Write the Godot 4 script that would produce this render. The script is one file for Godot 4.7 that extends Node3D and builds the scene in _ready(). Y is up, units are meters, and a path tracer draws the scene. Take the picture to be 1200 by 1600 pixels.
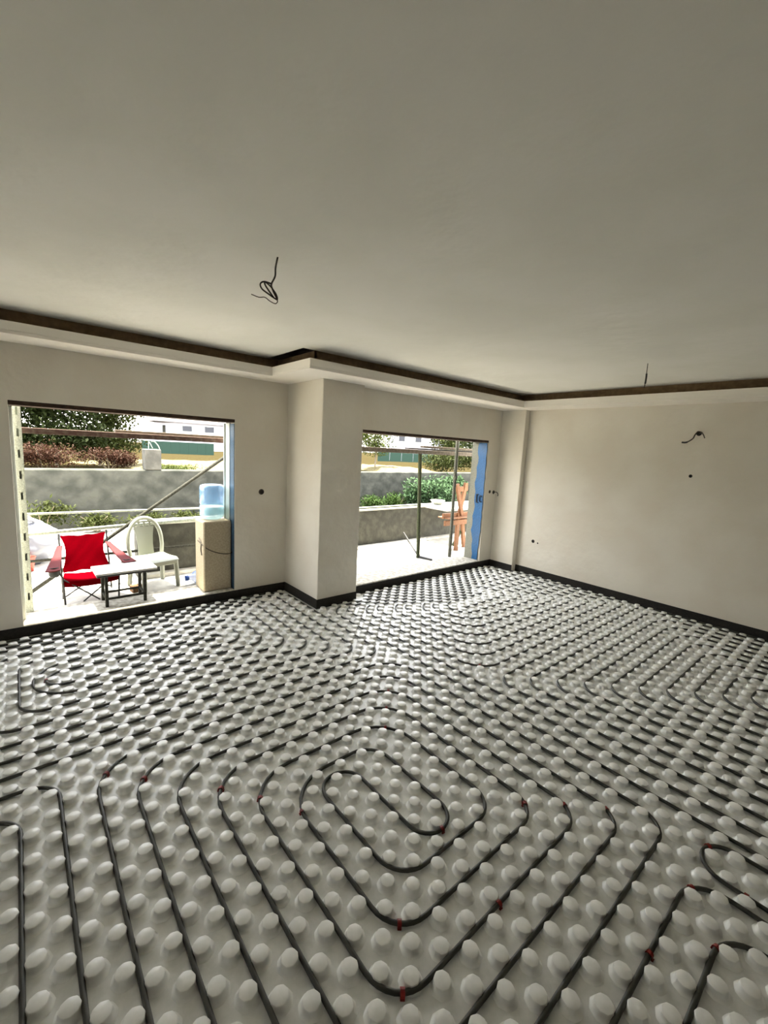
extends Node3D

const H := 0.075594            # half pitch of the stud lattice
const GX := -6.07746
const GZ := 1.22769
const WZ1 := -0.612            # wall holding the left opening
const CEIL := 2.708
var used := {}
var M := {}
var rng := RandomNumberGenerator.new()

func _ready():
	rng.seed = 41
	# ---- camera, sky, exposure
	var cam := Camera3D.new()
	cam.name = "camera"
	cam.fov = 2.0 * rad_to_deg(atan(800.0 / 672.2364))
	cam.near = 0.02
	cam.far = 800.0
	cam.transform = Transform3D(Basis.from_euler(Vector3(-0.143, -0.7064, 0.0519), EULER_ORDER_YXZ), Vector3(-5.9948, 1.808, 4.1344))
	add_child(cam)
	cam.current = true
	var env := Environment.new()
	env.background_mode = Environment.BG_SKY
	var sm := ProceduralSkyMaterial.new()
	sm.sky_top_color = Color(0.90, 0.91, 0.93)
	sm.sky_horizon_color = Color(0.99, 0.97, 0.93)
	sm.ground_bottom_color = Color(0.55, 0.54, 0.5)
	sm.ground_horizon_color = Color(0.7, 0.7, 0.68)
	sm.sky_energy_multiplier = 1.05
	sm.ground_energy_multiplier = 0.6
	var sky := Sky.new()
	sky.sky_material = sm
	env.sky = sky
	env.background_energy_multiplier = 1.0
	env.ambient_light_source = Environment.AMBIENT_SOURCE_SKY
	env.tonemap_mode = Environment.TONE_MAPPER_LINEAR
	env.tonemap_exposure = 9.4
	env.sdfgi_enabled = true
	env.ssao_enabled = true
	env.ssil_enabled = true
	var we := WorldEnvironment.new()
	we.name = "world_environment"
	we.environment = env
	add_child(we)
	var sun := DirectionalLight3D.new()
	sun.name = "sun"
	sun.light_color = Color(1.0, 0.965, 0.88)
	sun.light_energy = 1.6
	sun.light_angular_distance = 4.0
	sun.shadow_enabled = true
	var el := deg_to_rad(83.0)
	var az := deg_to_rad(12.0)
	var to_sun := Vector3(sin(az) * cos(el), sin(el), -cos(az) * cos(el))
	sun.transform = Transform3D(Basis.looking_at(-to_sun, Vector3.BACK), Vector3(0, 20, 0))
	add_child(sun)
	make_materials()
	build_room()
	build_floor()
	build_pipes()
	build_services()
	build_outside_structure()
	build_terrace_things()
	build_scaffold()
	build_garden()

# ------------------------------------------------------------------ helpers
func numbered(n: String) -> String:
	if not used.has(n):
		used[n] = 0
		return n
	used[n] += 1
	return "%s_%03d" % [n, used[n]]

func thing(called: String, label: String, category: String, at := Vector3.ZERO, turn := 0.0, group := "") -> Node3D:
	var o := Node3D.new()
	o.name = numbered(called)
	add_child(o)
	o.position = at
	o.rotation.y = turn
	tag(o, label, category, group)
	return o

func tag(o: Node, label: String, category: String, group := "") -> Node:
	o.set_meta("label", label)
	o.set_meta("category", category)
	if group != "":
		o.set_meta("group", group)
	return o

func obj(called: String, s: SurfaceTool, m: Material, parent: Node = null) -> MeshInstance3D:
	s.generate_normals()
	return inst(called, s.commit(), m, parent)

func inst(called: String, mesh: Mesh, m: Material, parent: Node = null) -> MeshInstance3D:
	var o := MeshInstance3D.new()
	o.mesh = mesh
	o.material_override = m
	if parent == null:
		o.name = numbered(called)
		add_child(o)
	else:
		o.name = called
		parent.add_child(o, true)
	return o

func struct(called: String, s: SurfaceTool, m: Material, label: String, category: String) -> MeshInstance3D:
	var o := obj(called, s, m)
	tag(o, label, category)
	o.set_meta("kind", "structure")
	return o

func mb() -> SurfaceTool:
	var s := SurfaceTool.new()
	s.begin(Mesh.PRIMITIVE_TRIANGLES)
	return s

func tri(s: SurfaceTool, a: Vector3, b: Vector3, c: Vector3, out: Vector3):
	if (c - a).cross(b - a).dot(out) >= 0.0:
		s.add_vertex(a); s.add_vertex(b); s.add_vertex(c)
	else:
		s.add_vertex(a); s.add_vertex(c); s.add_vertex(b)

func quad(s: SurfaceTool, a: Vector3, b: Vector3, c: Vector3, d: Vector3, out: Vector3):
	tri(s, a, b, c, out)
	tri(s, a, c, d, out)

# box with chamfered edges; xf places it, size is full size
func box(s: SurfaceTool, xf: Transform3D, size: Vector3, bev := 0.004):
	s.set_smooth_group(-1)
	var e := size * 0.5
	var b: float = minf(bev, minf(e.x, minf(e.y, e.z)) * 0.6)
	var ax := [Vector3.RIGHT, Vector3.UP, Vector3.BACK]
	for i in 3:
		var j := (i + 1) % 3
		var k := (i + 2) % 3
		for sg in [-1.0, 1.0]:
			var n: Vector3 = ax[i] * sg
			var c: Vector3 = n * e[i]
			var u: Vector3 = ax[j] * (e[j] - b)
			var v: Vector3 = ax[k] * (e[k] - b)
			quad(s, xf * (c - u - v), xf * (c + u - v), xf * (c + u + v), xf * (c - u + v), xf.basis * n)
	if b <= 0.0:
		return
	for i in 3:
		var j := (i + 1) % 3
		var k := (i + 2) % 3
		for sj in [-1.0, 1.0]:
			for sk in [-1.0, 1.0]:
				var l: Vector3 = ax[i] * (e[i] - b)
				var p: Vector3 = ax[j] * sj * e[j] + ax[k] * sk * (e[k] - b)
				var q: Vector3 = ax[j] * sj * (e[j] - b) + ax[k] * sk * e[k]
				quad(s, xf * (p - l), xf * (p + l), xf * (q + l), xf * (q - l), xf.basis * (ax[j] * sj + ax[k] * sk))
	for sx in [-1.0, 1.0]:
		for sy in [-1.0, 1.0]:
			for sz in [-1.0, 1.0]:
				var g := Vector3(sx, sy, sz)
				tri(s, xf * (Vector3(e.x, e.y - b, e.z - b) * g), xf * (Vector3(e.x - b, e.y, e.z - b) * g), xf * (Vector3(e.x - b, e.y - b, e.z) * g), xf.basis * g)

# axis aligned box from corner to corner
func bx(s: SurfaceTool, lo: Vector3, hi: Vector3, bev := 0.003):
	box(s, Transform3D(Basis(), (lo + hi) * 0.5), hi - lo, bev)

# a bar of rectangular section from a to b
func bar(s: SurfaceTool, a: Vector3, b: Vector3, w: float, t: float, bev := 0.003, side := Vector3.RIGHT):
	var y := (b - a).normalized()
	var x := (side - y * side.dot(y))
	if x.length() < 0.01:
		x = Vector3.BACK - y * y.z
	x = x.normalized()
	var z := x.cross(y)
	box(s, Transform3D(Basis(x, y, z), (a + b) * 0.5), Vector3(w, (b - a).length(), t), bev)

func tube(s: SurfaceTool, pts: Array, r: float, sides := 8, closed := true, taper := 1.0):
	var n := pts.size()
	var up := Vector3.UP
	var rings := []
	for i in n:
		var d: Vector3
		if i == 0:
			d = pts[1] - pts[0]
		elif i == n - 1:
			d = pts[n - 1] - pts[n - 2]
		else:
			d = (pts[i + 1] - pts[i]).normalized() + (pts[i] - pts[i - 1]).normalized()
		if d.length() < 1e-6:
			d = pts[i] - pts[i - 1]
		d = d.normalized()
		if i == 0:
			up = Vector3.UP if absf(d.y) < 0.9 else Vector3.RIGHT
		var x := up.cross(d).normalized()
		up = d.cross(x).normalized()
		var rr := r * lerpf(1.0, taper, float(i) / maxf(1.0, n - 1.0))
		var ring := []
		for k in sides:
			var a := TAU * k / sides
			ring.append(pts[i] + (x * cos(a) + up * sin(a)) * rr)
		rings.append(ring)
	s.set_smooth_group(1)
	for i in n - 1:
		var mid: Vector3 = (pts[i] + pts[i + 1]) * 0.5
		for k in sides:
			var k2 := (k + 1) % sides
			var c: Vector3 = (rings[i][k] + rings[i + 1][k2]) * 0.5
			quad(s, rings[i][k], rings[i][k2], rings[i + 1][k2], rings[i + 1][k], c - mid)
	if closed:
		s.set_smooth_group(-1)
		for e in [0, n - 1]:
			var out: Vector3 = pts[0] - pts[1] if e == 0 else pts[n - 1] - pts[n - 2]
			for k in sides:
				tri(s, pts[e], rings[e][k], rings[e][(k + 1) % sides], out)

# turned shape; profile holds (radius, height) from bottom to top
func lathe(s: SurfaceTool, xf: Transform3D, prof: Array, segs := 20, lobes := 0.0, smooth := true):
	s.set_smooth_group(1 if smooth else -1)
	for i in prof.size() - 1:
		var p: Vector2 = prof[i]
		var q: Vector2 = prof[i + 1]
		for k in segs:
			var a0 := TAU * k / segs
			var a1 := TAU * (k + 1) / segs
			var l0 := 1.0 + lobes * cos(8.0 * a0)
			var l1 := 1.0 + lobes * cos(8.0 * a1)
			var a := Vector3(cos(a0) * p.x * l0, p.y, sin(a0) * p.x * l0)
			var b := Vector3(cos(a1) * p.x * l1, p.y, sin(a1) * p.x * l1)
			var c := Vector3(cos(a1) * q.x * l1, q.y, sin(a1) * q.x * l1)
			var d := Vector3(cos(a0) * q.x * l0, q.y, sin(a0) * q.x * l0)
			var am := (a0 + a1) * 0.5
			var out := Vector3(cos(am) * (q.y - p.y), p.x - q.x, sin(am) * (q.y - p.y))
			if p.x < 1e-6:
				tri(s, xf * a, xf * c, xf * d, xf.basis * out)
			elif q.x < 1e-6:
				tri(s, xf * a, xf * b, xf * c, xf.basis * out)
			else:
				quad(s, xf * a, xf * b, xf * c, xf * d, xf.basis * out)

# a cloth or shell: rows of points, given a thickness along its normals
func shell(s: SurfaceTool, g: Array, th: float):
	var nu := g.size()
	var nv: int = g[0].size()
	var nn := []
	for i in nu:
		var row := []
		for j in nv:
			var du: Vector3 = g[mini(i + 1, nu - 1)][j] - g[maxi(i - 1, 0)][j]
			var dv: Vector3 = g[i][mini(j + 1, nv - 1)] - g[i][maxi(j - 1, 0)]
			row.append(du.cross(dv).normalized())
		nn.append(row)
	for sd in [1.0, -1.0]:
		s.set_smooth_group(1 if sd > 0 else 2)
		for i in nu - 1:
			for j in nv - 1:
				var o: float = sd * th * 0.5
				quad(s, g[i][j] + nn[i][j] * o, g[i + 1][j] + nn[i + 1][j] * o, g[i + 1][j + 1] + nn[i + 1][j + 1] * o, g[i][j + 1] + nn[i][j + 1] * o, nn[i][j] * sd)
	s.set_smooth_group(-1)
	var rim := []
	for i in nu:
		rim.append(Vector2i(i, 0))
	for j in range(1, nv):
		rim.append(Vector2i(nu - 1, j))
	for i in range(nu - 2, -1, -1):
		rim.append(Vector2i(i, nv - 1))
	for j in range(nv - 2, 0, -1):
		rim.append(Vector2i(0, j))
	var mid: Vector3 = g[nu / 2][nv / 2]
	for k in rim.size():
		var a: Vector2i = rim[k]
		var b: Vector2i = rim[(k + 1) % rim.size()]
		var pa: Vector3 = g[a.x][a.y]
		var pb: Vector3 = g[b.x][b.y]
		var na: Vector3 = nn[a.x][a.y] * th * 0.5
		var nb: Vector3 = nn[b.x][b.y] * th * 0.5
		quad(s, pa + na, pb + nb, pb - nb, pa - na, (pa + pb) * 0.5 - mid)

# loose leaves inside an ellipsoid; every leaf is folded along its rib
func leaves(s: SurfaceTool, c: Vector3, r: Vector3, n: int, size: float, slim := 0.5, shellness := 0.5):
	s.set_smooth_group(-1)
	for i in n:
		var d := Vector3(rng.randfn(), rng.randfn(), rng.randfn()).normalized()
		var p := c + d * r * pow(rng.randf(), 1.0 - 0.7 * shellness) 
		var b := Basis.from_euler(Vector3(rng.randf_range(-1.1, 1.1), rng.randf() * TAU, rng.randf_range(-0.9, 0.9)))
		var L := size * rng.randf_range(0.6, 1.25)
		var w := L * slim
		var t := p + b.z * L
		var m := p + b.z * L * 0.45
		var e1 := m + b.x * w * 0.5 + b.y * w * 0.18
		var e2 := m - b.x * w * 0.5 + b.y * w * 0.18
		tri(s, p, e1, t, b.y)
		tri(s, p, t, e2, b.y)

func lin(hex: String) -> Color:
	return Color(hex)

func noise_tex(seed_: int, freq: float, c0: Color, c1: Color, oct := 4, size := 512) -> NoiseTexture2D:
	var f := FastNoiseLite.new()
	f.seed = seed_
	f.frequency = freq
	f.fractal_octaves = oct
	var g := Gradient.new()
	g.set_color(0, c0)
	g.set_color(1, c1)
	g.set_offset(0, 0.25)
	g.set_offset(1, 0.75)
	var t := NoiseTexture2D.new()
	t.width = size
	t.height = size
	t.seamless = true
	t.noise = f
	t.color_ramp = g
	return t

func bump_tex(seed_: int, freq: float, strength: float) -> NoiseTexture2D:
	var f := FastNoiseLite.new()
	f.seed = seed_
	f.frequency = freq
	f.fractal_octaves = 5
	var t := NoiseTexture2D.new()
	t.width = 512
	t.height = 512
	t.seamless = true
	t.noise = f
	t.as_normal_map = true
	t.bump_strength = strength
	return t

func mat(c: Color, rough := 0.8, metal := 0.0) -> StandardMaterial3D:
	var m := StandardMaterial3D.new()
	m.albedo_color = c
	m.roughness = rough
	m.metallic = metal
	return m

# surface whose tone wanders between two colours, with a relief of its own
func rough_mat(a: Color, b: Color, rough: float, freq: float, metres: float, relief := 0.0, seed_ := 3) -> StandardMaterial3D:
	var m := mat(Color.WHITE, rough)
	m.albedo_texture = noise_tex(seed_, freq, a, b)
	m.uv1_triplanar = true
	m.uv1_world_triplanar = true
	m.uv1_scale = Vector3.ONE / metres
	if relief > 0.0:
		m.normal_enabled = true
		m.normal_texture = bump_tex(seed_ + 50, 0.03, 6.0)
		m.normal_scale = relief
	return m

func make_materials():
	M.plaster = rough_mat(Color(0.855, 0.83, 0.775), Color(0.875, 0.855, 0.805), 0.92, 0.006, 2.5, 0.12, 1)
	M.ceiling = rough_mat(Color(0.885, 0.878, 0.84), Color(0.905, 0.898, 0.865), 0.92, 0.006, 3.0, 0.1, 2)
	M.gypsum = mat(Color(0.93, 0.91, 0.87), 0.9)
	M.raw = rough_mat(Color(0.46, 0.385, 0.29), Color(0.52, 0.435, 0.33), 0.95, 0.02, 0.8, 0.3, 3)  # slab tone; on the cove back this brown paints the shade
	M.foam = rough_mat(Color(0.085, 0.075, 0.06), Color(0.13, 0.12, 0.1), 0.9, 0.03, 0.5, 0.2, 4)
	M.stud = rough_mat(Color(0.93, 0.935, 0.915), Color(0.955, 0.955, 0.94), 0.3, 0.02, 0.4, 0.06, 5)
	M.mat_base_shade = rough_mat(Color(0.855, 0.86, 0.84), Color(0.885, 0.885, 0.87), 0.32, 0.02, 0.4, 0.06, 27)  # greyer than the studs, painting the shade between them
	M.head = rough_mat(Color(0.2, 0.15, 0.11), Color(0.27, 0.2, 0.15), 0.95, 0.02, 0.8, 0.3, 28)  # dark brown standing in for shade under the lintels
	M.pipe = mat(Color(0.2, 0.2, 0.17), 0.5)
	M.red_clip = mat(Color(0.5, 0.07, 0.05), 0.45)
	M.concrete = rough_mat(Color(0.27, 0.265, 0.245), Color(0.34, 0.335, 0.31), 0.92, 0.012, 1.6, 0.4, 6)
	M.concrete_dark = rough_mat(Color(0.2, 0.2, 0.175), Color(0.26, 0.258, 0.228), 0.92, 0.012, 1.2, 0.4, 7)
	M.paving = rough_mat(Color(0.66, 0.65, 0.62), Color(0.76, 0.75, 0.72), 0.9, 0.012, 1.5, 0.35, 8)
	M.sill = rough_mat(Color(0.62, 0.6, 0.55), Color(0.8, 0.79, 0.75), 0.9, 0.02, 0.7, 0.5, 9)
	M.garden_wall = rough_mat(Color(0.225, 0.232, 0.215), Color(0.30, 0.302, 0.282), 0.93, 0.008, 2.0, 0.4, 10)
	M.soil = rough_mat(Color(0.16, 0.13, 0.09), Color(0.205, 0.195, 0.12), 0.95, 0.02, 3.0, 0.6, 11)
	M.soil.metallic_specular = 0.0
	M.bank = rough_mat(Color(0.33, 0.3, 0.23), Color(0.42, 0.4, 0.3), 0.95, 0.03, 2.0, 0.5, 25)
	M.bank.metallic_specular = 0.0
	M.post = rough_mat(Color(0.66, 0.68, 0.63), Color(0.78, 0.8, 0.75), 0.55, 0.05, 0.4, 0.1, 26)
	M.garden_wall.metallic_specular = 0.1
	M.steel = rough_mat(Color(0.18, 0.18, 0.16), Color(0.26, 0.26, 0.235), 0.7, 0.03, 0.5, 0.1, 12)
	M.steel_green = rough_mat(Color(0.25, 0.27, 0.205), Color(0.32, 0.335, 0.26), 0.65, 0.03, 0.5, 0.1, 13)
	M.galv = rough_mat(Color(0.5, 0.53, 0.48), Color(0.62, 0.64, 0.59), 0.5, 0.03, 0.5, 0.1, 14)
	M.rust = rough_mat(Color(0.26, 0.17, 0.13), Color(0.33, 0.28, 0.24), 0.85, 0.02, 0.5, 0.3, 15)
	M.plank = rough_mat(Color(0.3, 0.265, 0.22), Color(0.36, 0.325, 0.28), 0.85, 0.02, 0.6, 0.2, 16)
	M.timber = rough_mat(Color(0.42, 0.27, 0.16), Color(0.52, 0.35, 0.22), 0.75, 0.03, 0.35, 0.2, 17)
	M.red_cloth = rough_mat(Color(0.31, 0.0, 0.025), Color(0.36, 0.0, 0.03), 0.95, 0.05, 0.2, 0.1, 18)
	M.steel_pale = rough_mat(Color(0.38, 0.38, 0.34), Color(0.47, 0.47, 0.43), 0.65, 0.03, 0.5, 0.1, 29)
	M.steel_pale.metallic_specular = 0.2
	M.steel.metallic_specular = 0.2
	M.steel_green.metallic_specular = 0.1
	M.red_cloth.metallic_specular = 0.05
	M.pink_cloth = mat(Color(0.32, 0.03, 0.06), 0.9)
	M.black = mat(Color(0.11, 0.11, 0.11), 0.5)
	M.mesh_black = mat(Color(0.2, 0.2, 0.2), 0.8)
	M.white_plastic = mat(Color(0.52, 0.535, 0.49), 0.45)
	M.table_top = mat(Color(0.756, 0.738, 0.720), 0.5)
	M.table_edge = mat(Color(0.2, 0.18, 0.17), 0.6)
	M.beige_block = rough_mat(Color(0.66, 0.61, 0.51), Color(0.72, 0.67, 0.57), 0.9, 0.03, 0.4, 0.2, 19)
	M.white_frame = mat(Color(0.74, 0.76, 0.73), 0.45)
	M.grey_frame = rough_mat(Color(0.5, 0.5, 0.45), Color(0.56, 0.56, 0.51), 0.8, 0.03, 0.4, 0.1, 20)
	M.blue_film = rough_mat(Color(0.06, 0.31, 0.5), Color(0.1, 0.38, 0.6), 0.35, 0.02, 0.3, 0.15, 21)
	M.blue_dull = rough_mat(Color(0.16, 0.27, 0.36), Color(0.22, 0.35, 0.45), 0.4, 0.02, 0.3, 0.15, 24)
	M.ink = mat(Color(0.05, 0.12, 0.2), 0.6)
	M.green_panel = mat(Color(0.012, 0.18, 0.125), 0.7)
	M.house = mat(Color(0.78, 0.78, 0.83), 0.8)
	M.house_roof = mat(Color(0.66, 0.64, 0.64), 0.8)
	M.pane = mat(Color(0.13, 0.15, 0.2), 0.2)
	M.bark = rough_mat(Color(0.4, 0.36, 0.3), Color(0.52, 0.48, 0.4), 0.95, 0.05, 0.4, 0.4, 22)
	M.leaf_dark = leaf(Color(0.12, 0.15, 0.055))
	M.leaf_mid = leaf(Color(0.175, 0.2, 0.08))
	M.leaf_light = leaf(Color(0.25, 0.285, 0.12))
	M.leaf_pale = leaf(Color(0.2, 0.28, 0.18))
	M.leaf_dry = leaf(Color(0.2, 0.12, 0.08))
	M.grass = leaf(Color(0.15, 0.225, 0.075))
	M.bag = mat(Color(0.4, 0.41, 0.45), 0.35)
	M.orange = mat(Color(0.55, 0.13, 0.03), 0.5)
	M.wire = mat(Color(0.22, 0.19, 0.14), 0.6)
	M.hole = mat(Color(0.07, 0.06, 0.05), 0.9)
	M.blue_cap = mat(Color(0.05, 0.25, 0.55), 0.4)
	M.brick = rough_mat(Color(0.38, 0.26, 0.16), Color(0.45, 0.33, 0.22), 0.9, 0.04, 0.3, 0.3, 23)
	M.wood_box = M.brick
	var w := mat(Color(0.55, 0.74, 0.92, 0.38), 0.12)
	w.transparency = BaseMaterial3D.TRANSPARENCY_ALPHA
	M.bottle = w
	var w2 := mat(Color(0.5, 0.6, 0.82, 0.7), 0.12)
	w2.transparency = BaseMaterial3D.TRANSPARENCY_ALPHA
	M.bottle_clear = w2
	var wt := mat(Color(0.82, 0.93, 0.9, 0.55), 0.1)
	wt.transparency = BaseMaterial3D.TRANSPARENCY_ALPHA
	M.water = wt

func leaf(c: Color) -> StandardMaterial3D:
	var m := mat(c, 0.6)
	m.cull_mode = BaseMaterial3D.CULL_DISABLED
	m.metallic_specular = 0.2
	m.backlight_enabled = true
	m.backlight = c * 0.5
	return m

# ------------------------------------------------------------------ room
func build_room():
	var lw := Vector2(-6.04, -4.159)      # left opening
	var rw := Vector2(-2.95, -0.401)      # right opening
	var s := mb()
	bx(s, Vector3(-9.5, -0.2, -0.882), Vector3(lw.x, 3.0, WZ1), 0.0)
	bx(s, Vector3(lw.y, -0.2, -0.882), Vector3(-3.5, 3.0, WZ1), 0.0)
	bx(s, Vector3(lw.x, 2.055, -0.882), Vector3(lw.y, 3.0, WZ1), 0.0)
	struct("wall_back", s, M.plaster, "beige plastered wall around the opening with the red chair outside", "wall")
	s = mb()
	bx(s, Vector3(-2.97, 2.035, -0.3), Vector3(rw.y, 3.0, 0.0), 0.0)
	bx(s, Vector3(rw.y, -0.2, -0.3), Vector3(0.0, 3.0, 0.0), 0.0)
	struct("wall_back", s, M.plaster, "beige plastered wall above and right of the opening with the blue film", "wall")
	s = mb()
	bx(s, Vector3(-3.52, -0.2, -0.9), Vector3(-2.976, 3.0, 0.156), 0.006)
	struct("pillar", s, M.plaster, "plastered square pillar between the two window openings", "pillar")
	s = mb()
	bx(s, Vector3(0.0, -0.2, -0.3), Vector3(0.25, 3.0, 7.75), 0.0)
	struct("wall_right", s, M.plaster, "long beige plastered wall on the right with a wire stub", "wall")
	s = mb()
	bx(s, Vector3(-0.11, -0.15, 0.0), Vector3(0.0, 2.52, 0.42), 0.006)
	struct("pilaster", s, M.plaster, "shallow plastered pilaster in the far room corner", "pilaster")
	# unseen sides of the room; the small left opening is added for light
	s = mb()
	bx(s, Vector3(-9.75, -0.2, -0.882), Vector3(-9.5, 3.0, 0.9), 0.0)
	bx(s, Vector3(-9.75, -0.2, 1.5), Vector3(-9.5, 3.0, 7.75), 0.0)
	bx(s, Vector3(-9.75, 1.9, 0.9), Vector3(-9.5, 3.0, 1.5), 0.0)
	bx(s, Vector3(-9.75, -0.2, 0.9), Vector3(-9.5, 0.9, 1.5), 0.0)
	struct("wall_left", s, M.plaster, "plastered wall out of the picture on the left", "wall")
	s = mb()
	bx(s, Vector3(-9.5, -0.2, 7.5), Vector3(0.0, 3.0, 7.75), 0.0)
	struct("wall_front", s, M.plaster, "plastered wall behind the viewer", "wall")
	s = mb()
	bx(s, Vector3(-9.75, 3.0, -0.9), Vector3(0.25, 3.1, 7.75), 0.0)
	struct("roof_slab", s, M.raw, "raw concrete slab above the suspended ceiling", "slab")
	# suspended ceiling: stops short of the cornice so that a cove is left open
	var bk := 0.13                      # how far behind the cornice lip the cove is closed
	var lx := -3.918 - bk               # concave corner
	s = mb()
	bx(s, Vector3(-9.5, CEIL, -0.214 - bk), Vector3(-3.918 - bk * 0.0, CEIL + 0.03, 7.5), 0.0)
	bx(s, Vector3(-3.918, CEIL, 0.554 - bk), Vector3(-0.398 + bk, CEIL + 0.03, 7.5), 0.0)
	struct("ceiling", s, M.ceiling, "plain off-white plastered ceiling with two hanging wires", "ceiling")
	# cornice: underside, lip and the cove back, its shade painted brown
	s = mb()
	var u0 := 2.514
	var u1 := 2.538
	bx(s, Vector3(-9.5, u0, WZ1), Vector3(-3.52, u1, -0.214), 0.0)
	bx(s, Vector3(-3.918, u0, -0.214), Vector3(-3.52, u1, 0.156), 0.0)
	bx(s, Vector3(-3.918, u0, 0.156), Vector3(-2.976, u1, 0.554), 0.0)
	bx(s, Vector3(-2.976, u0, 0.0), Vector3(0.0, u1, 0.554), 0.0)
	bx(s, Vector3(-0.398, u0, 0.554), Vector3(0.0, u1, 7.5), 0.0)
	bx(s, Vector3(-9.5, u1, -0.239), Vector3(-3.918, 2.605, -0.214), 0.002)
	bx(s, Vector3(-3.918, u1, -0.239), Vector3(-3.893, 2.605, 0.554), 0.002)
	bx(s, Vector3(-3.893, u1, 0.529), Vector3(-0.398, 2.605, 0.554), 0.002)
	bx(s, Vector3(-0.398, u1, 0.529), Vector3(-0.373, 2.605, 7.5), 0.002)
	struct("trim_1", s, M.gypsum, "stepped white plaster cornice running below the ceiling", "cornice")
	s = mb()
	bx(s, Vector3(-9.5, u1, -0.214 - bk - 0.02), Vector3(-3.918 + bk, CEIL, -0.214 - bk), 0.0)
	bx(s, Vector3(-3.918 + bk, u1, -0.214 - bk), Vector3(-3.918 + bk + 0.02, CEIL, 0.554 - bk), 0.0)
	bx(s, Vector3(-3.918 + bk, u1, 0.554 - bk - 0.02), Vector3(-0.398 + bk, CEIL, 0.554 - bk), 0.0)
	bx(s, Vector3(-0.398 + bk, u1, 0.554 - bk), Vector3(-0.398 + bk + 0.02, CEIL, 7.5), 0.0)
	struct("trim_2", s, M.raw, "board with painted brown shade closing the gap above the cornice", "cove")
	# dark strips painting the shade under the lintels
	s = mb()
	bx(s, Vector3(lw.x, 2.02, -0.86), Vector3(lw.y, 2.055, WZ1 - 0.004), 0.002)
	struct("trim_3", s, M.head, "dark strip painting the shade across the top of the left opening", "trim")
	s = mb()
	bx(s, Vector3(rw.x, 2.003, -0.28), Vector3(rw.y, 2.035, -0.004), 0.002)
	struct("trim_4", s, M.head, "dark strip painting the shade across the top of the right opening", "trim")
	# sills
	s = mb()
	bx(s, Vector3(lw.x, -0.15, -1.0), Vector3(lw.y, 0.12, WZ1), 0.008)
	struct("window_sill", s, M.sill, "rough pale mortar sill below the left opening", "sill")
	s = mb()
	bx(s, Vector3(-2.97, -0.15, -0.38), Vector3(rw.y, 0.12, 0.0), 0.008)
	struct("window_sill", s, M.sill, "rough white mortar sill below the right opening", "sill")
	# jamb linings: grey profile and blue film
	s = mb()
	bx(s, Vector3(lw.y - 0.014, 0.12, -0.86), Vector3(lw.y - 0.002, 2.018, -0.74), 0.002)
	bx(s, Vector3(lw.y - 0.03, 0.12, -0.885), Vector3(lw.y - 0.002, 2.018, -0.86), 0.002)
	struct("window_1", s, M.white_frame, "white metal profile on the right jamb of the left opening", "window frame")
	var f := mb()
	bx(f, Vector3(lw.y - 0.008, 0.12, -0.738), Vector3(lw.y - 0.002, 2.01, -0.62), 0.001)
	tag(obj("jamb_film", f, M.blue_dull), "narrow dull blue sealing film beside the water bottle pedestal", "sealing film", "blue sealing films on the jambs")
	s = mb()
	bx(s, Vector3(rw.y - 0.012, 0.12, -0.3), Vector3(rw.y - 0.002, 2.0, -0.13), 0.002)
	struct("window_2", s, M.grey_frame, "grey mortar lining on the right jamb of the right opening", "window frame")
	var t := thing("jamb_film", "wide bright blue sealing film with printed mark on the right opening's jamb", "sealing film", Vector3.ZERO, 0.0, "blue sealing films on the jambs")
	f = mb()
	var rows := []
	for i in 25:
		var y := 0.13 + (1.995 - 0.13) * i / 24.0
		var far := -0.175 + 0.012 * sin(i * 1.9) + 0.01 * sin(i * 0.7) + (0.03 if i < 6 else 0.0) * (6 - i) / 6.0
		var near := -0.012 + 0.006 * sin(i * 2.3) - (0.025 * (7 - i) / 7.0 if i < 7 else 0.0)
		var row := []
		for j in 7:
			row.append(Vector3(rw.y - 0.012 - 0.004 * absf(sin(i * 1.3 + j * 2.1)) - 0.004, y, lerpf(far, near, j / 6.0)))
		rows.append(row)
	shell(f, rows, 0.003)
	obj("film", f, M.blue_film, t)
	f = mb()
	var px := rw.y - 0.034
	# the printed bracket and ring
	for b in [[1.19, -0.135, 1.05, -0.12], [1.19, -0.135, 1.176, -0.095], [1.064, -0.135, 1.05, -0.095]]:
		bx(f, Vector3(px - 0.002, minf(b[0], b[2]), minf(b[1], b[3])), Vector3(rw.y - 0.02, maxf(b[0], b[2]), maxf(b[1], b[3])), 0.0)
	var ring := []
	for k in 13:
		var a := deg_to_rad(45.0 + 270.0 * k / 12.0)
		ring.append(Vector3(px - 0.001, 1.12 + 0.05 * sin(a), -0.045 - 0.026 * cos(a) * -1.0 - 0.0))
	tube(f, ring, 0.0075, 6)
	obj("printed_mark", f, M.ink, t)
	# pale bead on the left jamb of the left opening
	s = mb()
	bx(s, Vector3(lw.x, 0.12, -0.80), Vector3(lw.x + 0.022, 2.01, -0.76), 0.003)
	struct("trim_5", s, M.white_frame, "pale bead on the left jamb of the left opening", "trim")

# ------------------------------------------------------------------ heating floor
func ij(i: float, j: float, y := 0.0) -> Vector3:
	return Vector3(GX + H * i, y, GZ + H * j)

func in_room(p: Vector3, m := 0.03) -> bool:
	if p.x > -0.012 - m or p.x < -9.4 or p.z > 7.4:
		return false
	if p.x > -0.11 - 0.012 - m and p.z < 0.42 + m:
		return false
	if p.x < -3.52 - 0.012 - m:
		return p.z > WZ1 + 0.012 + m
	if p.x < -2.976 + 0.012 + m:
		return p.z > 0.156 + 0.012 + m
	return p.z > 0.012 + m

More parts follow.
